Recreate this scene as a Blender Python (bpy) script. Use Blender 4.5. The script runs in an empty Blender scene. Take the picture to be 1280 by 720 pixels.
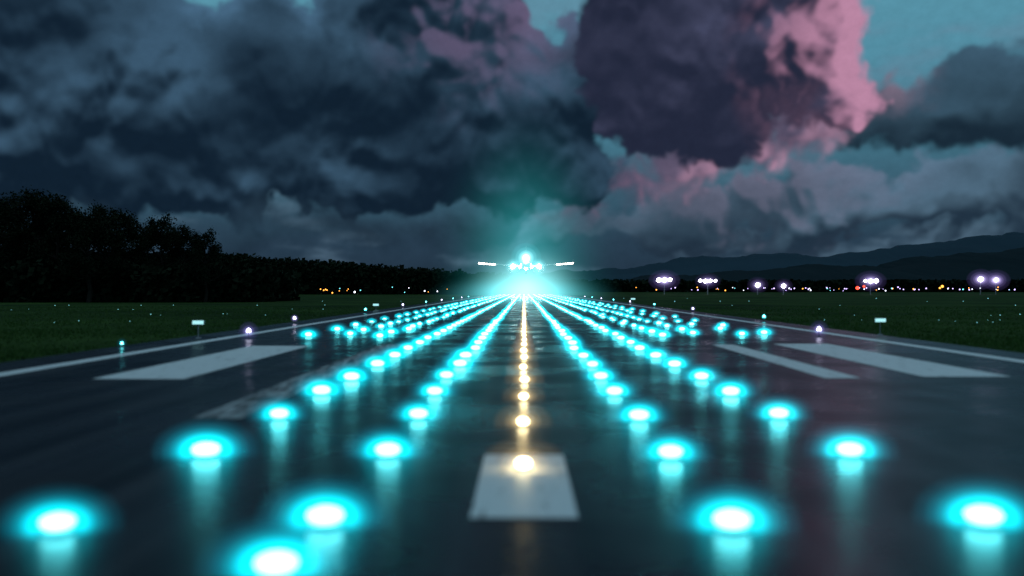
import bpy, bmesh, math, random
import numpy as np
from mathutils import Vector, Matrix, noise
random.seed(7); np.random.seed(7)
sc = bpy.context.scene
H = 2.0
F = 1244.0

# ------------------------------------------------------------ helpers
def link(o, parent=None):
    sc.collection.objects.link(o)
    if parent: o.parent = parent
    return o
def empty(name, loc=(0,0,0)):
    o = bpy.data.objects.new(name, None); o.location = loc; o.empty_display_size = .5
    return link(o)
def mesh_obj(name, verts, faces, mat=None, parent=None, smooth=False, loc=(0,0,0)):
    m = bpy.data.meshes.new(name)
    m.from_pydata([tuple(v) for v in verts], [], [tuple(f) for f in faces]); m.update()
    if mat:
        for mm in (mat if isinstance(mat,(list,tuple)) else [mat]): m.materials.append(mm)
    if smooth: m.polygons.foreach_set("use_smooth", [True]*len(m.polygons))
    o = bpy.data.objects.new(name, m); o.location = loc
    return link(o, parent)
def bm_obj(name, bm, mat=None, parent=None, smooth=False, loc=(0,0,0)):
    m = bpy.data.meshes.new(name); bm.to_mesh(m); bm.free()
    if mat: m.materials.append(mat)
    if smooth: m.polygons.foreach_set("use_smooth", [True]*len(m.polygons))
    o = bpy.data.objects.new(name, m); o.location = loc
    return link(o, parent)
def mat_new(name):
    m = bpy.data.materials.new(name); m.use_nodes = True
    nt = m.node_tree; nt.nodes.clear()
    out = nt.nodes.new("ShaderNodeOutputMaterial")
    return m, nt, out
def N(nt, t, **kw):
    n = nt.nodes.new(t)
    for k,v in kw.items():
        if hasattr(n,k) and k not in n.inputs: setattr(n,k,v)
        else: n.inputs[k].default_value = v
    return n
def principled(name, col, rough=.6, metal=0., spec=.5):
    m, nt, out = mat_new(name)
    p = N(nt,"ShaderNodeBsdfPrincipled"); p.inputs["Roughness"].default_value=rough
    p.inputs["Metallic"].default_value=metal; p.inputs["Specular IOR Level"].default_value=spec
    nz = N(nt,"ShaderNodeTexNoise"); nz.inputs["Scale"].default_value=3
    rp = N(nt,"ShaderNodeValToRGB")
    rp.color_ramp.elements[0].color=(*[c*.8 for c in col],1); rp.color_ramp.elements[1].color=(*[c*1.15 for c in col],1)
    nt.links.new(nz.outputs["Fac"],rp.inputs[0]); nt.links.new(rp.outputs[0],p.inputs["Base Color"])
    nt.links.new(p.outputs[0],out.inputs[0]); return m
def emis(name, col, s):
    m, nt, out = mat_new(name)
    e = N(nt,"ShaderNodeEmission"); e.inputs[0].default_value=(*col,1); e.inputs[1].default_value=s
    nt.links.new(e.outputs[0],out.inputs[0]); return m
def glow(name, col, s):
    m, nt, out = mat_new(name)
    e = N(nt,"ShaderNodeEmission"); e.inputs[0].default_value=(*col,1); e.inputs[1].default_value=s
    nt.links.new(e.outputs[0],out.inputs["Volume"]); return m
def halo_set(name, col_in, col_out, r0, r1, peak, n=7, pw=2.2):
    """nested self-lit shells that stand in for lamp bloom; radiance through the middle = peak"""
    L=[]; ws=[]; rs=[r0*(r1/r0)**(i/max(1,n-1)) for i in range(n)]
    ws=[(r0/r)**pw for r in rs]; tot=sum(ws)
    for i,(r,wt) in enumerate(zip(rs,ws)):
        t=i/max(1,n-1); c=tuple(a*(1-t)+b*t for a,b in zip(col_in,col_out))
        L.append((r,glow("%s_%d"%(name,i),c,peak*wt/tot/(2*r))))
    return L
def template(kind, seg=10, rings=5, sub=2):
    bm = bmesh.new()
    if kind=='sphere': bmesh.ops.create_icosphere(bm, subdivisions=sub, radius=1)
    elif kind=='uv': bmesh.ops.create_uvsphere(bm,u_segments=seg,v_segments=rings,radius=1)
    elif kind=='dome':
        bmesh.ops.create_uvsphere(bm,u_segments=seg,v_segments=rings*2,radius=1)
        bmesh.ops.bisect_plane(bm, geom=bm.verts[:]+bm.edges[:]+bm.faces[:], plane_co=(0,0,0), plane_no=(0,0,1), clear_inner=True)
    elif kind=='ring':
        bmesh.ops.create_cone(bm,cap_ends=True,segments=seg,radius1=1.0,radius2=.82,depth=1)
    bm.verts.ensure_lookup_table()
    v = np.array([x.co[:] for x in bm.verts]); f=[[q.index for q in p.verts] for p in bm.faces]; bm.free()
    return v,f
def scatter(name, tmpl, pts, scale, mat, parent, smooth=True):
    v,f = tmpl; V=[];Fc=[]; off=0
    for i,p in enumerate(pts):
        s = np.array(scale)*(p[3] if len(p)>3 else 1)
        V.append(v*s+np.array(p[:3])); Fc += [[q+off for q in g] for g in f]; off+=len(v)
    return mesh_obj(name, np.concatenate(V), Fc, mat, parent, smooth)

T_S, T_D, T_R = template('sphere'), template('dome',8,2), template('ring',12)
T_S3=template('sphere',sub=3); T_S1=template('sphere',sub=1); T_U=template('uv',12,6)

# ------------------------------------------------------------ world light (twilight gradient)
w = bpy.data.worlds.new("World"); sc.world = w; w.use_nodes=True
nt = w.node_tree; nt.nodes.clear()
out = nt.nodes.new("ShaderNodeOutputWorld")
class G:
    def __init__(s,nt): s.nt=nt
    def _in(s,sock,v):
        if v is None: return
        if isinstance(v,(int,float)): 
            try: sock.default_value=v
            except Exception: sock.default_value=(v,v,v)
        elif isinstance(v,tuple): sock.default_value=v if len(v)==len(sock.default_value) else (*v,1)
        else: s.nt.links.new(v,sock)
    def m(s,op,a,b=None,c=None):
        n=s.nt.nodes.new("ShaderNodeMath"); n.operation=op
        for i,v in enumerate((a,b,c)): s._in(n.inputs[i],v)
        return n.outputs[0]
tc=nt.nodes.new("ShaderNodeTexCoord"); sp=nt.nodes.new("ShaderNodeSeparateXYZ"); nt.links.new(tc.outputs["Generated"],sp.inputs[0])
rp = nt.nodes.new("ShaderNodeValToRGB"); cr=rp.color_ramp
SK=[(0.0,(.014,.028,.050)),(.05,(.022,.048,.080)),(.10,(.040,.105,.155)),(.16,(.060,.190,.265)),(.22,(.085,.265,.36)),(.28,(.095,.29,.385))]
stops=SK+[(.42,(.025,.05,.08)),(.6,(.06,.11,.16)),(.75,(.22,.36,.44)),(1,(.27,.43,.53))]  # unseen overhead stops set for scene light: dim above frame, bright at zenith
cr.elements[0].position=0; cr.elements[0].color=(*stops[0][1],1)
cr.elements[1].position=1; cr.elements[1].color=(*stops[-1][1],1)
for p_,c_ in stops[1:-1]:
    e=cr.elements.new(p_); e.color=(*c_,1)
nt.links.new(sp.outputs[2],rp.inputs[0])
sky=nt.nodes.new("ShaderNodeTexSky"); sky.sky_type='NISHITA'; sky.sun_disc=False; sky.sun_elevation=math.radians(-1.5); sky.sun_rotation=math.radians(88)
bg1=nt.nodes.new("ShaderNodeBackground"); bg1.inputs[1].default_value=.01; nt.links.new(sky.outputs[0],bg1.inputs[0])
bg2=nt.nodes.new("ShaderNodeBackground"); nt.links.new(rp.outputs[0],bg2.inputs[0])
ad=nt.nodes.new("ShaderNodeAddShader"); nt.links.new(bg1.outputs[0],ad.inputs[0]); nt.links.new(bg2.outputs[0],ad.inputs[1]); nt.links.new(ad.outputs[0],out.inputs[0])

# ------------------------------------------------------------ sky dome: procedural cumulus, sunlit rims and shade painted into the colour (numpy noise, az/el space)
STEP=.0125
U1=np.arange(-8.6,8.6,STEP); V1=np.arange(-.12,5.6,STEP)
X,Y=np.meshgrid(U1,V1)
def ss(x,a,b): t=np.clip((x-a)/(b-a),0,1); return t*t*(3-2*t)
_rng=np.random.RandomState(3); _perm=_rng.permutation(512); _ga=_rng.rand(512)*math.tau; _gx,_gy=np.cos(_ga),np.sin(_ga); _r1,_r2=_rng.rand(512),_rng.rand(512)
def hsh(i,j,s): return _perm[(_perm[(_perm[(i%512)]+j)%512]+s*37)%512]
def perlin(x,y,s=0):
    xi=np.floor(x).astype(int); yi=np.floor(y).astype(int); fx=x-xi; fy=y-yi; u=fx**3*(fx*(fx*6-15)+10); v=fy**3*(fy*(fy*6-15)+10)
    def gd(i,j):
        h=hsh(xi+i,yi+j,s); return _gx[h]*(fx-i)+_gy[h]*(fy-j)
    a=gd(0,0);b=gd(1,0);c=gd(0,1);d=gd(1,1)
    return (a*(1-u)+b*u)*(1-v)+(c*(1-u)+d*u)*v
def fbm(x,y,o=5,gain=.5,s=0):
    r=0;a=1;f=1
    for k in range(o): r=r+a*perlin(x*f+k*17.3,y*f+k*9.1,s+k); a*=gain; f*=2.03
    return r
def vor(x,y,s=0,k=7):
    xi=np.floor(x).astype(int); yi=np.floor(y).astype(int); acc=0
    for i in(-1,0,1):
        for j in(-1,0,1):
            h=hsh(xi+i,yi+j,s); dx=xi+i+_r1[h]-x; dy=yi+j+_r2[h]-y; acc=acc+np.exp(-k*np.sqrt(dx*dx+dy*dy))
    return -np.log(acc)/k
def blur(a,r):
    if r<=0: return a
    n=int(r*3)+1; kx=np.exp(-.5*(np.arange(-n,n+1)/r)**2); kx/=kx.sum()
    p_=np.pad(a,((n,n),(0,0)),mode='edge'); b_=sum(kx[i]*p_[i:i+a.shape[0]] for i in range(2*n+1))
    p_=np.pad(b_,((0,0),(n,n)),mode='edge'); return sum(kx[i]*p_[:,i:i+a.shape[1]] for i in range(2*n+1))
def shift(a,du,dv):
    i=int(round(du/STEP)); j=int(round(dv/STEP)); p_=np.pad(a,((abs(j),abs(j)),(abs(i),abs(i))),mode='edge'); return p_[abs(j)+j:abs(j)+j+a.shape[0],abs(i)+i:abs(i)+i+a.shape[1]]
def ang(x,y): return (math.atan((x-655)/F)*F/100, math.atan((362-y)/F)*F/100)
IMG=np.zeros(X.shape+(3,))
zz=np.sin(Y*100/F)
for c in range(3): IMG[...,c]=np.interp(zz,[s_[0] for s_ in SK],[s_[1][c] for s_ in SK])
wis=ss(fbm(X*.5,Y*1.6,6,.55,90),.0,.5)*.4
IMG=IMG*(1-wis[...,None])+np.array((.13,.22,.31))*wis[...,None]
def layer(blobs,seed,L,shadow,mid,lit,mask,edge=.14,gain=1.,rim=.6,amp=1.,warp=.3,opac=1.,ambc=1.,fr=0.):
    """fr: brightness of the thin painted sky-lit fringe on the upper edges"""
    global IMG
    wx=warp*fbm(X*.7,Y*.7,2,.5,seed)+.10*fbm(X*2.6,Y*2.6,3,.5,seed+5); wy=warp*fbm(X*.7+50,Y*.7,2,.5,seed+1)+.10*fbm(X*2.6,Y*2.6+30,3,.5,seed+6)
    PX,PY=X+wx,Y+wy; cur=None
    for b in blobs:
        cx,cy=ang(b[0],b[1]); rx=b[2]/100; ry=(b[3] if len(b)>3 else b[2])/100
        v=(1-np.sqrt(((PX-cx)/rx)**2+((PY-cy)/ry)**2))*min(rx,ry)
        if cur is None: cur=v
        else:
            k=.22; h=np.maximum(k-np.abs(cur-v),0)/k; cur=np.maximum(cur,v)+h*h*k*.25
    SX,SY=PX+seed*3.7,PY+seed*1.9
    b1=.42-vor(SX*1.0,SY*1.15,seed,5.5); b2=.42-vor(SX*2.2,SY*2.4,seed+2,6); b3=.42-vor(SX*4.8,SY*5,seed+3,6); b4=.42-vor(SX*10,SY*10,seed+4,6)
    f=fbm(SX*1.5,SY*1.5,6,.5,seed+9)
    D=cur+amp*(.42*b1+.26*b2+.15*b3+.08*b4+.15*f)
    hb=.75*(1-np.exp(-1.5*np.maximum(cur,-.3)))
    Hc=hb+amp*(.40*b1+.28*b2+.14*b3+.06*b4+.08*f)
    Hb=blur(Hc,1.2)
    rel=(Hb-shift(Hb,L[0]*.12,L[1]*.12))/.12; relL=(Hb-shift(Hb,L[0]*.5,L[1]*.5))/.5
    top=(Hb-shift(Hb,0,.15))/.15; topL=(blur(Hb,4)-shift(blur(Hb,4),.1,.6))/.6
    alpha=ss(D,0,edge)*opac
    amb=ss(.60*top+.80*topL,-.75,.85); amb=amb*(.40+.95*ss(fbm(X*.55,Y*.7,3,.5,seed+20),-.35,.4))*ambc
    amb=amb+fr*ss(topL,-.1,.6)*(1-ss(D,.05,.40))
    amb=np.clip(amb,0,1.9)[...,None]
    col=np.array(shadow)*(1-np.minimum(amb,1))+np.array(mid)*amb
    cx,cy=ang(mask[0],mask[1]); dist=np.sqrt((X-cx)**2+(Y-cy)**2); mk=1-ss(dist,mask[2]/100,mask[3]/100)
    rf=ss(.75*rel+.7*relL,-.15,1.25); ri=(1-ss(D,0,.42))*rim
    ff=np.clip((rf+ri*(rf+.3))*mk*gain,0,1)[...,None]
    col=col*(1-ff)+np.array(lit)*ff
    al=alpha[...,None]; IMG=IMG*(1-al)+col*al
# far bank low right
layer([(1000,266,70,44),(1060,256,60,44),(1130,266,70,44),(1200,262,70,46),(1270,256,70,52),(930,246,60,44),(860,266,70,36),(1035,222,42,34),(1340,250,80,60),(780,284,80,30),(1450,250,90,60),(1100,304,200,20)],1,(.5,.9),(.014,.030,.052),(.056,.105,.155),(.16,.16,.24),(960,220,40,230),.16,.5,.3,1.1,fr=.35)
# right dark bank
layer([(1115,152,70,34),(1185,155,90,42),(1260,150,90,48),(1235,122,55,30),(1340,140,100,55),(1420,120,100,70),(1085,170,60,20)],2,(.5,.8),(.0090,.022,.038),(.027,.060,.092),(.26,.19,.27),(1110,120,5,70),.16,.5,.3,.7,.2,fr=.5)
# extra cloud layer, pink sunlight painted under the tower
layer([(735,236,60,22),(800,230,90,27),(870,210,95,28),(945,188,80,30),(1000,160,60,36),(700,262,60,16)],3,(.8,-.2),(.045,.048,.088),(.115,.095,.160),(.37,.21,.31),(940,185,20,260),.20,.8,.5,.65,.2)
# main left and centre mass
layer([(30,30,120),(110,75,105),(60,130,125),(170,110,100),(280,125,100),(0,190,120,75),(120,205,120,65),(250,205,110,60),(370,185,95,75),(350,100,75),(-120,100,160),(-120,220,160,70),(200,150,120,80),
   (480,115,110),(455,40,75),(560,60,90),(600,15,75),(560,150,115),(640,160,100),(700,120,75),(735,80,50),(500,220,85,55),(625,225,75,45),(700,205,65,45),(420,225,75,45),(520,-20,80),(300,230,100,45),
   (-260,60,200),(100,-110,140,90),(560,-120,150,90),(330,-170,160,70)],4,(.5,.85),(.0052,.0145,.029),(.031,.070,.116),(.15,.115,.21),(600,0,30,175),.14,.7,.25,.95,.3,fr=.8)
# tower
layer([(880,40,120),(955,55,95),(1000,100,66),(1032,126,48),(835,110,95),(900,150,80,50),(780,60,62),(985,0,80),(800,165,66,38),(930,-60,100),(820,-50,100),(1000,60,66),(900,-150,140),(1010,-60,80)],5,(.96,.3),(.016,.021,.045),(.044,.050,.096),(.48,.235,.36),(1090,75,50,185),.13,.9,.75,.9,.22,fr=.3)
# unseen cloud added above the frame to darken the runway reflections
layer([(x_,-260,220,110) for x_ in range(-500,1800,200)],8,(.5,.8),(.006,.014,.026),(.02,.045,.07),(.1,.1,.15),(655,0,0,10),.3,.1,0,.9,.3,.9)
layer([(40,288,170,40),(220,290,170,38),(400,292,170,34),(540,290,120,28),(-150,290,160,45),(640,298,140,22),(-400,280,200,60)],6,(.3,.9),(.0062,.0145,.028),(.016,.037,.060),(.03,.05,.08),(300,250,0,900),.4,.15,0,.6,.3,.85)
layer([(655,352,2500,24)],7,(.3,.9),(.010,.022,.038),(.016,.036,.058),(.03,.05,.08),(300,250,0,900),.4,.1,0,.35,.2,.7)
for c in range(3): IMG[...,c]=blur(IMG[...,c],1.0)
IMG*= (1+.07*fbm(X*7,Y*9,4,.6,77))[...,None]
RS=15000.
azr=X*100/F; elr=Y*100/F
P3=np.stack([RS*np.sin(azr)*np.cos(elr),RS*np.cos(azr)*np.cos(elr),RS*np.sin(elr)],-1).reshape(-1,3).astype(np.float32)
nr,ncol=X.shape
idx=np.arange(nr*ncol).reshape(nr,ncol)
quads=np.stack([idx[:-1,:-1],idx[:-1,1:],idx[1:,1:],idx[1:,:-1]],-1).reshape(-1,4).astype(np.int32)
me=bpy.data.meshes.new("sky"); me.vertices.add(len(P3)); me.vertices.foreach_set("co",P3.ravel())
me.loops.add(quads.size); me.loops.foreach_set("vertex_index",quads.ravel())
me.polygons.add(len(quads)); me.polygons.foreach_set("loop_start",np.arange(0,quads.size,4,dtype=np.int32)); me.update(calc_edges=True)
at=me.color_attributes.new("shaded_cloud_colour",'FLOAT_COLOR','POINT')
at.data.foreach_set("color",np.concatenate([IMG.reshape(-1,3),np.ones((len(P3),1))],1).astype(np.float32).ravel())
m,nt,out=mat_new("sky_clouds"); a=nt.nodes.new("ShaderNodeAttribute"); a.attribute_name="shaded_cloud_colour"; e=nt.nodes.new("ShaderNodeEmission"); nt.links.new(a.outputs["Color"],e.inputs[0]); nt.links.new(e.outputs[0],out.inputs[0])
m.cycles.emission_sampling='NONE'
me.materials.append(m); link(bpy.data.objects.new("sky",me))

# last light of the sun, almost gone
sl=bpy.data.lights.new("sun","SUN"); sl.energy=.02; sl.angle=math.radians(3); sl.color=(1,.45,.55)
so=bpy.data.objects.new("sun",sl); link(so)
d=Vector((-1,-.12,-.05)); so.rotation_euler=d.to_track_quat('-Z','Y').to_euler()

# ------------------------------------------------------------ camera
cam=bpy.data.cameras.new("camera"); co=bpy.data.objects.new("camera",cam); link(co)
cam.lens=35; cam.sensor_width=36; cam.clip_end=30000; cam.clip_start=.05
co.location=(0,0,H); co.rotation_euler=(math.radians(90)+math.atan(2/F),0,math.atan(15/F))
cam.dof.use_dof=True; cam.dof.focus_distance=330; cam.dof.aperture_fstop=.36
sc.camera=co

# ------------------------------------------------------------ ground
m,nt,out=mat_new("grass_ground")
p=N(nt,"ShaderNodeBsdfPrincipled"); p.inputs["Roughness"].default_value=.9; p.inputs["Specular IOR Level"].default_value=.05
g=N(nt,"ShaderNodeNewGeometry")
n1=N(nt,"ShaderNodeTexNoise"); n1.inputs["Scale"].default_value=.06; n1.inputs["Detail"].default_value=6
n2=N(nt,"ShaderNodeTexNoise"); n2.inputs["Scale"].default_value=2.5; n2.inputs["Detail"].default_value=8
for n in(n1,n2): nt.links.new(g.outputs["Position"],n.inputs[0])
r1=N(nt,"ShaderNodeValToRGB"); r1.color_ramp.elements[0].position=.35; r1.color_ramp.elements[0].color=(.012,.034,.008,1); r1.color_ramp.elements[1].position=.68; r1.color_ramp.elements[1].color=(.044,.095,.020,1)
r2=N(nt,"ShaderNodeValToRGB"); r2.color_ramp.elements[0].position=.3; r2.color_ramp.elements[0].color=(.35,.35,.35,1); r2.color_ramp.elements[1].position=.75; r2.color_ramp.elements[1].color=(1.3,1.3,1.2,1)
x=N(nt,"ShaderNodeMixRGB",blend_type='MULTIPLY'); x.inputs[0].default_value=1
nt.links.new(n1.outputs["Fac"],r1.inputs[0]); nt.links.new(n2.outputs["Fac"],r2.inputs[0]); nt.links.new(r1.outputs[0],x.inputs[1]); nt.links.new(r2.outputs[0],x.inputs[2]); nt.links.new(x.outputs[0],p.inputs["Base Color"])
b=N(nt,"ShaderNodeBump"); b.inputs["Strength"].default_value=.8; b.inputs["Distance"].default_value=.15; nt.links.new(n2.outputs["Fac"],b.inputs["Height"]); nt.links.new(b.outputs[0],p.inputs["Normal"])
nt.links.new(p.outputs[0],out.inputs[0]); M_grass=m
R=16000; vs=[(0,0,0)]+[(R*math.cos(a*math.tau/96),R*math.sin(a*math.tau/96),0) for a in range(96)]
mesh_obj("ground",vs,[(0,i+1,(i+1)%96+1) for i in range(96)],M_grass)

# asphalt
m,nt,out=mat_new("wet_asphalt")
p=N(nt,"ShaderNodeBsdfPrincipled"); g=N(nt,"ShaderNodeNewGeometry")
mp=N(nt,"ShaderNodeMapping"); mp.inputs["Scale"].default_value=(1.6,.05,1); nt.links.new(g.outputs["Position"],mp.inputs[0])
ns=N(nt,"ShaderNodeTexNoise"); ns.inputs["Scale"].default_value=1.0; ns.inputs["Detail"].default_value=6; nt.links.new(mp.outputs[0],ns.inputs[0])
nl=N(nt,"ShaderNodeTexNoise"); nl.inputs["Scale"].default_value=.35; nl.inputs["Detail"].default_value=7; nt.links.new(g.outputs["Position"],nl.inputs[0])
nf=N(nt,"ShaderNodeTexNoise"); nf.inputs["Scale"].default_value=55; nf.inputs["Detail"].default_value=4; nt.links.new(g.outputs["Position"],nf.inputs[0])
ra=N(nt,"ShaderNodeValToRGB"); ra.color_ramp.elements[0].position=.40; ra.color_ramp.elements[0].color=(.006,.008,.012,1); ra.color_ramp.elements[1].position=.66; ra.color_ramp.elements[1].color=(.034,.036,.042,1)
nt.links.new(ns.outputs["Fac"],ra.inputs[0])
rf=N(nt,"ShaderNodeValToRGB"); rf.color_ramp.elements[0].color=(.5,.5,.5,1); rf.color_ramp.elements[1].color=(1.5,1.5,1.5,1); nt.links.new(nf.outputs["Fac"],rf.inputs[0])
xm=N(nt,"ShaderNodeMixRGB",blend_type='MULTIPLY'); xm.inputs[0].default_value=1; nt.links.new(ra.outputs[0],xm.inputs[1]); nt.links.new(rf.outputs[0],xm.inputs[2]); nt.links.new(xm.outputs[0],p.inputs["Base Color"])
rr=N(nt,"ShaderNodeMapRange"); rr.inputs[1].default_value=.35; rr.inputs[2].default_value=.65; rr.inputs[3].default_value=.19; rr.inputs[4].default_value=.36; nt.links.new(nl.outputs["Fac"],rr.inputs[0]); nt.links.new(rr.outputs[0],p.inputs["Roughness"])
p.inputs["Specular IOR Level"].default_value=.10; p.inputs["Specular Tint"].default_value=(.75,.92,1,1)
b=N(nt,"ShaderNodeBump"); b.inputs["Strength"].default_value=.25; b.inputs["Distance"].default_value=.006; nt.links.new(nf.outputs["Fac"],b.inputs["Height"]); nt.links.new(b.outputs[0],p.inputs["Normal"])
nt.links.new(p.outputs[0],out.inputs[0]); M_asph=m
def sheet(name,x0,x1,y0,y1,z,mat,parent=None):
    return mesh_obj(name,[(x0,y0,z),(x1,y0,z),(x1,y1,z),(x0,y1,z)],[(0,1,2,3)],mat,parent)
sheet("runway",-14.2,15.6,-60,1500,.012,M_asph)

# paint, worn
def paint(name,wear,col=(.82,.85,.86)):
    m,nt,out=mat_new(name)
    p=N(nt,"ShaderNodeBsdfPrincipled"); g=N(nt,"ShaderNodeNewGeometry"); p.inputs["Roughness"].default_value=.5
    n=N(nt,"ShaderNodeTexNoise"); n.inputs["Scale"].default_value=9; n.inputs["Detail"].default_value=9; n.inputs["Roughness"].default_value=.7
    mp=N(nt,"ShaderNodeMapping"); mp.inputs["Scale"].default_value=(1,.12,1); nt.links.new(g.outputs["Position"],mp.inputs[0]); nt.links.new(mp.outputs[0],n.inputs[0])
    r=N(nt,"ShaderNodeMapRange"); r.inputs[1].default_value=wear-.06; r.inputs[2].default_value=wear+.10; nt.links.new(n.outputs["Fac"],r.inputs[0])
    x=N(nt,"ShaderNodeMixRGB"); x.inputs[1].default_value=(.04,.04,.045,1); x.inputs[2].default_value=(*col,1)
    nt.links.new(r.outputs[0],x.inputs[0]); nt.links.new(x.outputs[0],p.inputs["Base Color"]); nt.links.new(p.outputs[0],out.inputs[0]); return m
P_new=paint("marking_paint",.34); P_worn=paint("worn_marking_paint",.50,(.5,.53,.55))
mk=empty("runway_markings")
Z=.018
sheet("edge_line_1",-12.5,-11.95,-60,1400,Z,P_new,mk); sheet("edge_line_2",13.5,14.05,-60,1400,Z,P_new,mk)
sheet("centre_dash",-.47,.47,8.65,11.95,Z,P_new,mk)
for i in range(40):
    sheet("centre_dash",-.35,.35,32+i*22,44+i*22,Z,P_worn,mk)
sheet("touchdown_bar",-9.6,-7.55,22,35,Z,P_new,mk); sheet("touchdown_bar",-5.15,-4.35,15.3,36,Z,P_worn,mk)
sheet("touchdown_bar",6.75,7.55,22.4,36,Z,P_new,mk); sheet("touchdown_bar",9.1,11.1,22.8,36.6,Z,P_new,mk)
for yy in (95,170,260):
    for xx in (-9.6,-6.6,5,8.4): sheet("touchdown_bar",xx,xx+1.8,yy,yy+22,Z,P_worn,mk)

# ------------------------------------------------------------ runway lights
M_core=emis("cyan_lamp_lens",(.13,.92,1.0),12)
M_corY=emis("amber_lamp_lens",(1.0,.80,.42),17)
M_metal=principled("fixture_metal",(.08,.08,.09),.4,.8)
hC=halo_set("halo_cyan",(.0,.88,1.0),(0,.52,.78),.25,.47,2.1,4,3.6)
hCf=halo_set("halo_cyan_far",(.0,.8,1.0),(0,.7,1),.33,.33,1.05,1,1)
hY=halo_set("halo_amber",(1,.75,.36),(1,.6,.2),.13,.36,1.0,3,2.2)
hYf=halo_set("halo_amber_far",(1,.75,.36),(1,.5,.1),.22,.22,.5,1,1)
NEAR=50
def row(name,pts,core,halos,hfar,cs,wide=1.2):
    o=scatter(name,T_U,[(p[0],p[1],.045+cs[2]*.9,p[3]) for p in pts if p[1]<60],cs,core,None)
    scatter("lens",T_D,[(p[0],p[1],.045,p[3]) for p in pts if p[1]>=60],cs,core,o)
    near=[p for p in pts if p[1]<NEAR]; far=[p for p in pts if NEAR<=p[1]<260]
    scatter("fixture",T_R,[(p[0],p[1],.031,p[3]) for p in pts if p[1]<160],(cs[0]*1.2,cs[0]*1.2,.028),M_metal,o,False)
    if near:
        for r,mt in halos: scatter("halo",T_S3,[(p[0],p[1],.085,p[3]) for p in near],(r*wide,r,r*.72),mt,o)
    for r,mt in hfar: scatter("halo",T_S1,[(p[0],p[1],.06,p[3]) for p in far],(r*wide,r,r*.8),mt,o)
    return o
def pts(x,y0,y1,st,jit=.04):
    L=[]; yy=y0
    while yy<y1:
        L.append((x+random.gauss(0,jit),yy+random.gauss(0,.1),0,random.uniform(.9,1.12))); yy+=st
    return L
st=3.45
for x,y0,y1 in ((-1.66,8.3,420),(1.72,8.2,420),(-3.76,8.3,420),(3.86,8.3,420)):
    P=pts(x,y0,y1,st)
    if x==-1.66: P.insert(0,(-1.72,6.9,0,1.0))
    row("runway_light_row",P,M_core,hC,hCf,(.150,.150,.066))
for x,y0,st2 in ((-5.8,41,3.6),(5.8,42,3.6),(-7.5,43,4.2),(7.6,44,4.2),(-9.1,42,6),(9.4,43,6),(10.6,44.5,9)):
    row("runway_light_row",pts(x,y0,400,st2,.12),M_core,hC,hCf,(.13,.13,.07))
row("centreline_light_row",pts(0,11.0,400,3.42,.01),M_corY,hY,hYf,(.075,.075,.05))

# edge lights (elevated) 
M_viol=emis("edge_lamp_lens",(.75,.75,1.0),8)
hV=halo_set("halo_violet",(.5,.45,1),(.3,.25,1),.12,.34,.9,3,2.4)
def edge_light(x,y,s=1,mat=M_viol,halo=hV,h=.28):
    bm=bmesh.new()
    bmesh.ops.create_cone(bm,cap_ends=True,segments=12,radius1=.09,radius2=.07,depth=.03,matrix=Matrix.Translation((0,0,.03)))
    bmesh.ops.create_cone(bm,cap_ends=True,segments=10,radius1=.025,radius2=.02,depth=h-.05,matrix=Matrix.Translation((0,0,h/2)))
    bmesh.ops.create_cone(bm,cap_ends=True,segments=12,radius1=.05,radius2=.07,depth=.04,matrix=Matrix.Translation((0,0,h-.02)))
    o=bm_obj("runway_edge_light",bm,M_metal,loc=(x,y,0))
    scatter("lens",T_D,[(0,0,h+.002,1)],(.08*s,.08*s,.14*s),mat,o)
    for r,mt in halo: scatter("halo",T_S,[(0,0,h+.04,1)],(r*s,r*s,r*s),mt,o)
edge_light(-11.1,40,1.2); edge_light(12.4,42,1.2); 
cy=halo_set("halo_small",(0,.8,1),(0,.5,.8),.14,.28,.7,2,2.4)
edge_light(-14.0,34.5,.6,M_core,cy,.1)
for k in range(8):
    edge_light(-13.4,58+26*k,1.1,M_core if k%2 else M_viol,cy[:1] if k%2 else hV[:2]); edge_light(14.9,62+26*k,1.1,M_viol if k%2 else M_core,hV[:2] if k%2 else cy[:1])

# ------------------------------------------------------------ lit signs on posts
M_panel=emis("lit_sign_panel",(.45,.95,1.0),1.0)
M_pole=principled("mast_steel",(.3,.3,.32),.5,.3)
def sign(x,y,zc,wd=.50,ht=.19):
    e=empty("runway_sign",(x,y,0))
    bm=bmesh.new()
    bmesh.ops.create_cone(bm,cap_ends=True,segments=8,radius1=.022,radius2=.022,depth=zc-ht/2,matrix=Matrix.Translation((0,0,(zc-ht/2)/2)))
    bmesh.ops.create_cone(bm,cap_ends=True,segments=12,radius1=.12,radius2=.10,depth=.05,matrix=Matrix.Translation((0,0,.03)))
    bm_obj("post",bm,M_pole,e)
    bm=bmesh.new(); bmesh.ops.create_cube(bm,size=1,matrix=Matrix.Translation((0,0,zc))@Matrix.Diagonal((wd,.08,ht,1)))
    bmesh.ops.bevel(bm,geom=bm.edges[:],offset=.012,segments=2,affect='EDGES'); bm_obj("cabinet",bm,M_metal,e)
    mesh_obj("lit_panel",[(-wd/2+.02,-.043,zc-ht/2+.02),(wd/2-.02,-.043,zc-ht/2+.02),(wd/2-.02,-.043,zc+ht/2-.02),(-wd/2+.02,-.043,zc+ht/2-.02)],[(0,1,2,3)],M_panel,e)
sign(-13.3,40.5,.66); sign(15.6,43.8,.66); sign(-14.6,98,.50,.6,.24); sign(16.4,150,.6,.7,.28)

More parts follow.
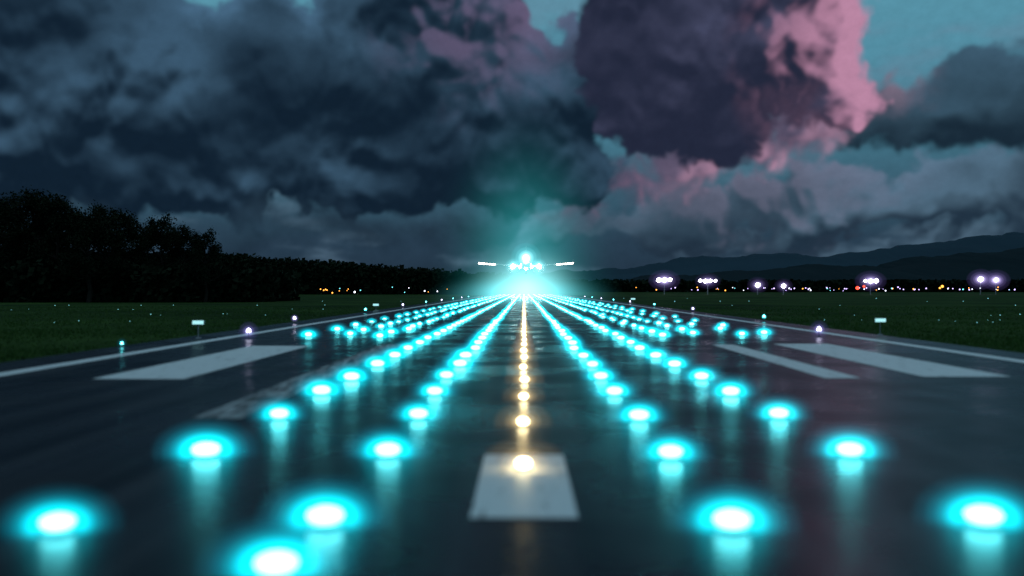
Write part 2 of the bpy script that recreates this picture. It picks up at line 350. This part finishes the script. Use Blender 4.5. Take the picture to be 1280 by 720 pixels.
# ------------------------------------------------------------ grass tufts
V=[];Fc=[];off=0
for i in range(30000):
    s=-1 if random.random()<.5 else 1
    yy=18+100*random.random()**1.5
    lim=(yy*.56+4)
    x0=14.3 if s<0 else 15.7
    if lim<x0: continue
    xx=s*random.uniform(x0,max(lim,x0+.5))
    c=noise.noise(Vector((xx*.15,yy*.15,0)))
    hgt=random.uniform(.05,.15)*(1+c)
    for b_ in range(3):
        a=random.uniform(0,math.tau); dx,dy=math.cos(a)*.02,math.sin(a)*.02; lx,ly=random.gauss(0,.05),random.gauss(0,.05)
        ox,oy=random.gauss(0,.05),random.gauss(0,.05)
        V+=[(xx+ox-dx,yy+oy-dy,0),(xx+ox+dx,yy+oy+dy,0),(xx+ox+lx,yy+oy+ly,hgt)]; Fc.append((off,off+1,off+2)); off+=3
M_blade=principled("grass_blades",(.050,.105,.022),.7,0,.1)
mesh_obj("grass",V,Fc,M_blade)

# ------------------------------------------------------------ trees
M_leaf=principled("leaves",(.010,.018,.009),.8,0,.05); M_bark=principled("bark",(.03,.024,.02),.9,0,.1)
def tree_mesh(seed,leafn=5200):
    rnd=random.Random(seed); V=[];Fc=[];mi=[]
    def tube(a,b_,r0,r1,seg=6):
        a=Vector(a);b_=Vector(b_);d=(b_-a).normalized(); u=d.orthogonal().normalized(); v=d.cross(u); o=len(V)
        for c,r in((a,r0),(b_,r1)):
            for k in range(seg): t=k*math.tau/seg; V.append(c+u*math.cos(t)*r+v*math.sin(t)*r)
        for k in range(seg): Fc.append((o+k,o+(k+1)%seg,o+seg+(k+1)%seg,o+seg+k)); mi.append(1)
    hh=1.0; prev=Vector((0,0,-.02)); tips=[]
    for k in range(1,7):
        q=Vector((rnd.gauss(0,.012),rnd.gauss(0,.012),k*hh/7)); tube(prev,q,.028*(1-(k-1)/7),.028*(1-k/7)); 
        if k>=2:
            for _ in range(4):
                a=rnd.uniform(0,math.tau); L=rnd.uniform(.16,.34)*(1.15-k/8)
                e=q+Vector((math.cos(a)*L,math.sin(a)*L,rnd.uniform(.05,.22)))
                mid=(q+e)/2+Vector((0,0,-.01)); tube(q,mid,.011,.008,5); tube(mid,e,.008,.003,5); tips+= [e,mid.lerp(e,.5)]
        prev=q
    tips.append(Vector((0,0,1.0)))
    cl=[(t,rnd.uniform(.05,.12)) for t in tips for _ in range(2)]
    for i in range(leafn):
        c,r=rnd.choice(cl); u=Vector((rnd.gauss(0,1),rnd.gauss(0,1),rnd.gauss(0,.8))).normalized()*r*rnd.random()**.4
        q=c+u+Vector((rnd.gauss(0,.008),)*3); s=rnd.uniform(.008,.018)
        n=Vector((rnd.gauss(0,1),rnd.gauss(0,1),rnd.gauss(0,1))).normalized(); a=n.orthogonal().normalized()*s; b2=n.cross(a).normalized()*s*.6
        o=len(V); V.extend([q-a,q-b2,q+a,q+b2]); Fc.append((o,o+1,o+2,o+3)); mi.append(0)
    m=bpy.data.meshes.new("tree"); m.from_pydata([v[:] for v in V],[],Fc); m.materials.append(M_leaf); m.materials.append(M_bark)
    m.polygons.foreach_set("material_index",mi); m.update(); return m
TM=[tree_mesh(s) for s in (1,2,3,4)]
def tree(x,y,h,wd=1):
    o=bpy.data.objects.new("tree",random.choice(TM)); o.location=(x,y,0); o.scale=(h*wd,h*wd,h); o.rotation_euler=(0,0,random.uniform(0,6.28)); link(o)
prof=[(-40,250),(0,252),(40,248),(70,255),(95,272),(120,268),(145,270),(170,285),(200,280),(228,292),(255,297),(20,262),(80,268),(180,290),(130,280),(240,302),(-15,262),(55,262),(108,276),(212,290)]
for i,(px,py) in enumerate(prof):
    D=random.uniform(150,185); tree((px-655)/F*D,D,(362-py)/F*D+2.2,random.uniform(.95,1.3))
def belt(x0,x1,y,hf,n,leaf,name="distant_trees",cn=26):
    V=[];Fc=[]
    for i in range(n):
        t=random.random(); X_=x0+(x1-x0)*t; h=hf(t)*random.uniform(.7,1.08); r=h*.32; yy=y+random.uniform(-15,15)
        for k in range(cn):
            u=Vector((random.gauss(0,.5),random.gauss(0,.5),random.random())); q=Vector((X_+u.x*r,yy+u.y*r,max(.1,h*u.z**.8)))
            nn=Vector((random.gauss(0,1),random.gauss(0,1),random.gauss(0,1))).normalized(); s=leaf*random.uniform(.5,1.2); a=nn.orthogonal().normalized()*s; b2=nn.cross(a).normalized()*s*.8
            o=len(V); V.extend([q-a,q-b2,q+a,q+b2]); Fc.append((o,o+1,o+2,o+3))
    mesh_obj(name,V,Fc,M_leaf)
belt(-150,-8,420,lambda t:2+ (16-10*t),900,1.0,cn=40)
belt(-92,-42,170,lambda t:7-2*t,420,.6,cn=70)
belt(60,520,800,lambda t:9,900,2.0)
belt(-40,90,900,lambda t:10,260,2.0)

# ------------------------------------------------------------ hills
def ridge(name,prof,D,depth,mat):
    k=D/F; xs=np.linspace(prof[0][0],prof[-1][0],320); hs=np.interp(xs,[p[0] for p in prof],[p[1] for p in prof])
    V=[];Fc=[];rows=10
    for j in range(rows):
        t=j/(rows-1)
        for i,x in enumerate(xs):
            n=noise.fractal(Vector((x*.012,j*.3,D*.01)),1,2,6)*9+noise.noise(Vector((x*.3,j,1)))*1.2
            hz=(362-hs[i]+n)*k*math.sin(t*math.pi/2)
            V.append(((x-655)*k,D+(t-1)*depth,max(hz,0)-1+ (2 if t>0 else 0)))
    n=len(xs)
    for j in range(rows-1):
        for i in range(n-1): Fc.append((j*n+i,j*n+i+1,(j+1)*n+i+1,(j+1)*n+i))
    mesh_obj(name,V,Fc,mat,None,True)
M_hill=principled("hill_forest_hazed",(.030,.060,.085),.95,0,.03); M_hill2=principled("hill_forest",(.012,.024,.030),.95,0,.03)  # far hills bluer and lighter, distance haze put into their colour
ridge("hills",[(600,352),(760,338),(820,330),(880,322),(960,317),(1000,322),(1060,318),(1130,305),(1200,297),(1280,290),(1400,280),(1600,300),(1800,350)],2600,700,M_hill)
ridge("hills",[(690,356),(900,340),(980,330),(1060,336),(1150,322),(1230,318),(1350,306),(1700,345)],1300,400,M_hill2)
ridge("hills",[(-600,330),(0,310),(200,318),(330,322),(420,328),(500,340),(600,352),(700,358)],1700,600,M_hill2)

# ------------------------------------------------------------ apron floodlights and small airfield lights
M_fl=emis("floodlight_lens",(.85,.78,1.0),14)
hF=halo_set("halo_flood",(.75,.65,1),(.40,.28,1),1.1,4.0,1.5,5,2.3)
def mast(x,y,z,n,s,hs):
    e=empty("floodlight_mast",(x,y,0)); bm=bmesh.new()
    bmesh.ops.create_cone(bm,cap_ends=True,segments=8,radius1=.22,radius2=.12,depth=z,matrix=Matrix.Translation((0,0,z/2)))
    bmesh.ops.create_cube(bm,size=1,matrix=Matrix.Translation((0,0,z))@Matrix.Diagonal((n*1.7*s,.2,.18,1)))
    for k in range(n):
        xx=(k-(n-1)/2)*1.7*s; bmesh.ops.create_cube(bm,size=1,matrix=Matrix.Translation((xx,-.1,z+.25))@Matrix.Diagonal((1.0*s,.35,.5,1)))
    bm_obj("pole",bm,M_pole,e)
    L=[((k-(n-1)/2)*1.6*s,-.4,z+.25+random.uniform(-.3,.3),random.uniform(.75,1.3)) for k in range(n)]
    scatter("lamps",T_S1,L,(.66*s,.15,.60*s),M_fl,e)
    for r,mt in hF: scatter("halo",T_S3,[(0,-.3,z+.25,1)],(r*hs*(1.15+.12*n),r*hs,r*hs),mt,e)
for px,py,n,s,hs in ((830,351,3,1.5,1.15),(884,352,4,1.3,.85),(946,357,1,1.6,.85),(978,358,1,1.4,.75),(1086,352,3,1.4,1.1),(1222,350,1,1.9,1.15),(1241,351,1,1.8,1.15)):
    D=400+random.uniform(0,30); mast((px-655)/F*D,D,H+(362-py)/F*D,n,s,hs)
cols={"r":((1,.06,.03),4),"o":((1,.4,.06),3),"w":((.8,.85,1),4),"g":((.1,1,.3),1.6),"v":((.6,.45,1),3.5),"c":((.2,.9,1),2.5)}
L={k:[] for k in cols}
def small(px,py,D,c,s=1): L[c].append(((px-655)/F*D,D,max(.35,H+(362-py)/F*D),s))
small(1070,360,380,"r",1.8);small(1078,358,380,"r",1.2);small(1175,358,380,"o",1.4);small(291,365,380,"w",1.5);small(318,365,380,"o",1.3);small(347,364,380,"o",1.1)
small(253,368,300,"g",1.2);small(262,367,300,"g",1);small(443,365,380,"w",1);small(415,366,380,"o",.8);small(1172,360,380,"o",1)
for i in range(80):
    small(random.uniform(760,1290),361+random.gauss(0,1.0),390,random.choice("vvwvvvwoc"),random.uniform(.3,.75))
for i in range(16): small(random.uniform(370,560),362+random.gauss(0,2.0),390,random.choice("oowc"),random.uniform(.4,.8))
for k,(c,s) in cols.items():
    if L[k]: scatter("airfield_lights",T_S1,L[k],(.40,.40,.40),emis("airfield_lamp_"+k,c,s),None)
tp=[]
for i in range(60): 
    D=random.choice((60,75,95,120,160,210)); s=random.choice((-1,1)); xx=s*random.uniform(18,min(.55*D,100)); tp.append((xx,D+random.uniform(-3,3),.1,random.uniform(.5,1)*D/110))
scatter("taxiway_lights",T_D,tp,(.055,.055,.06),emis("taxi_lamp",(.3,.9,1),1.5),None)

# ------------------------------------------------------------ airliner
A=empty("airliner",(.7,363,11.3))
M_white=principled("aircraft_paint",(.6,.62,.65),.3); M_dark=principled("aircraft_glass",(.01,.01,.015),.1); M_tyre=principled("tyre",(.02,.02,.02),.8); M_eng=principled("engine_metal",(.35,.35,.37),.3,.6)
prof=[(-17,.05,-.5),(-16.7,.55,-.45),(-16,1.0,-.35),(-15,1.4,-.2),(-13.5,1.75,-.05),(-11.5,1.95,0),(8,1.95,0),(11,1.7,.25),(14,1.1,.7),(17,.5,1.1),(18.5,.15,1.25)]
V=[];Fc=[];S=24
for (yy,r,zz_) in prof:
    for k in range(S): t=k*math.tau/S; V.append((r*math.cos(t),yy,zz_+r*math.sin(t)))
for j in range(len(prof)-1):
    for k in range(S): Fc.append((j*S+k,j*S+(k+1)%S,(j+1)*S+(k+1)%S,(j+1)*S+k))
mesh_obj("fuselage",V,Fc,M_white,A,True)
def foil(name,secs,mat=M_white):
    V=[];Fc=[]
    for (x,y0,ch,z,th,vert) in secs:
        pr=[(0,0),(.08,.5),(.3,.6),(.7,.3),(1,0),(.7,-.25),(.3,-.4),(.08,-.35)]
        for (a,b_) in pr:
            V.append((x,y0+a*ch,z+b_*th) if not vert else (b_*th,y0+a*ch,z))
    n=8
    for j in range(len(secs)-1):
        for k in range(n): Fc.append((j*n+k,j*n+(k+1)%n,(j+1)*n+(k+1)%n,(j+1)*n+k))
    Fc.append(tuple(range(n))); Fc.append(tuple(range((len(secs)-1)*n,len(secs)*n)))
    mesh_obj(name,V,Fc,mat,A,False)
for s in(-1,1):
    foil("wing",[(s*1.0,-5,7.5,-1.0,.9,0),(s*6,-1.5,4.6,-.55,.6,0),(s*17.2,4.8,1.6,.45,.22,0)])
    foil("winglet",[(s*17.2,4.8,1.6,.45,.2,0),(s*17.6,5.6,.9,1.9,.12,0)])
    foil("tailplane",[(s*.3,13.5,3.6,1.0,.3,0),(s*6.3,16.6,1.3,1.6,.12,0)])
    bm=bmesh.new(); bmesh.ops.create_cone(bm,cap_ends=False,segments=24,radius1=1.1,radius2=.75,depth=3.8,matrix=Matrix.Translation((s*5.4,-3.4,-1.9))@Matrix.Rotation(math.radians(-90),4,'X'))
    bmesh.ops.create_cone(bm,cap_ends=True,segments=24,radius1=.95,radius2=.3,depth=.5,matrix=Matrix.Translation((s*5.4,-4.6,-1.9))@Matrix.Rotation(math.radians(90),4,'X'))
    bm_obj("engine",bm,M_eng,A,True)
    bm=bmesh.new(); bmesh.ops.create_cube(bm,size=1,matrix=Matrix.Translation((s*5.4,-2,-.95))@Matrix.Diagonal((.25,3,.7,1))); bm_obj("pylon",bm,M_eng,A)
    bm=bmesh.new(); bmesh.ops.create_cone(bm,cap_ends=True,segments=8,radius1=.14,radius2=.14,depth=2.4,matrix=Matrix.Translation((s*2.9,1,-2.2)))
    bm_obj("main_gear_leg",bm,M_eng,A)
    bm=bmesh.new()
    for q in(-.4,.4): bmesh.ops.create_cone(bm,cap_ends=True,segments=20,radius1=.58,radius2=.58,depth=.4,matrix=Matrix.Translation((s*2.9+q,1,-3.4))@Matrix.Rotation(math.pi/2,4,'Y'))
    bm_obj("main_wheels",bm,M_tyre,A)
foil("tail_fin",[(0,11,5.5,1.6,.4,1),(0,16,2.2,7.6,.2,1)])
bm=bmesh.new(); bmesh.ops.create_cone(bm,cap_ends=True,segments=8,radius1=.1,radius2=.1,depth=1.8,matrix=Matrix.Translation((0,-13,-2.5)))
for q in(-.25,.25): bmesh.ops.create_cone(bm,cap_ends=True,segments=16,radius1=.38,radius2=.38,depth=.25,matrix=Matrix.Translation((q,-13,-3.4))@Matrix.Rotation(math.pi/2,4,'Y'))
bm_obj("nose_gear",bm,M_tyre,A)
V=[];Fc=[]
for k in range(6):
    t0=math.radians(35+k*18.5); t1=math.radians(35+k*18.5+15)
    o=len(V)
    for t,(yy,r,zz_) in((t0,(-15.6,1.2,-.28)),(t1,(-15.6,1.2,-.28)),(t1,(-14.8,1.5,-.15)),(t0,(-14.8,1.5,-.15))): V.append((r*math.cos(t),yy,zz_+r*math.sin(t)))
    Fc.append((o,o+1,o+2,o+3))
mesh_obj("cockpit_windows",V,Fc,M_dark,A)
M_land=emis("landing_light_lens",(.80,1,1),60)
lp=[(0,-16.8,1.7,1.5),(-4.6,-5.2,-.9,1.45),(4.6,-5.2,-.9,1.45),(-2.1,-5.4,-1.2,.8),(2.1,-5.4,-1.2,.8),(0,-13.3,-1.9,1.1)]
scatter("landing_lights",T_S1,lp,(.55,.4,.55),M_land,A)
tipm=emis("wingtip_light_lens",(1,.84,.72),12)
tp=[]
for s in(-1,1):
    for q in np.linspace(11.5,17.2,10): tp.append((s*q,3.2*(q-6)/11.2-1.7+2.6*(q-6)/11.2,-.55+1.0*(q-6)/11.2-.05,1))
scatter("wing_lights",T_S1,tp,(.42,.3,.28),tipm,A)
hA=halo_set("halo_landing",(.7,1,1),(.1,.85,1),1.4,5.4,3.0,5,1.8)
for r,mt in hA: scatter("halo",T_S3,[lp[0][:3]],(r,r,r),mt,A); scatter("halo",T_S3,[p[:3] for p in lp[1:3]],(min(r,4.5)*.7,)*3,mt,A)

# self-lit volumes imitating the glow around aircraft and far runway lights
def glow_volume(name,loc,scale,col,E,pw,step=.5):
    m,nt,out=mat_new(name); g=G(nt); tc=nt.nodes.new("ShaderNodeTexCoord"); gr=nt.nodes.new("ShaderNodeTexGradient"); gr.gradient_type='SPHERICAL'; nt.links.new(tc.outputs["Object"],gr.inputs[0])
    v=g.m('MULTIPLY',g.m('POWER',gr.outputs["Fac"],pw),E)
    e=nt.nodes.new("ShaderNodeEmission"); e.inputs[0].default_value=(*col,1); nt.links.new(v,e.inputs[1]); nt.links.new(e.outputs[0],out.inputs["Volume"])
    try: m.cycles.volume_step_rate=step
    except Exception: pass
    bm=bmesh.new(); bmesh.ops.create_icosphere(bm,subdivisions=4,radius=1); o=bm_obj(name,bm,m); o.location=loc; o.scale=scale; return o
glow_volume("emissive_glow",(.7,350,10),(38,45,66),(.04,.62,.62),.018,2.9)
glow_volume("emissive_glow",(.7,345,4),(26,30,17),(.40,.97,1.0),.080,3.0)
glow_volume("emissive_glow",(0,235,1.0),(15,190,4.5),(.18,.90,1.0),.013,1.6)

sc.view_settings.view_transform='Standard'
sc.view_settings.look='None'
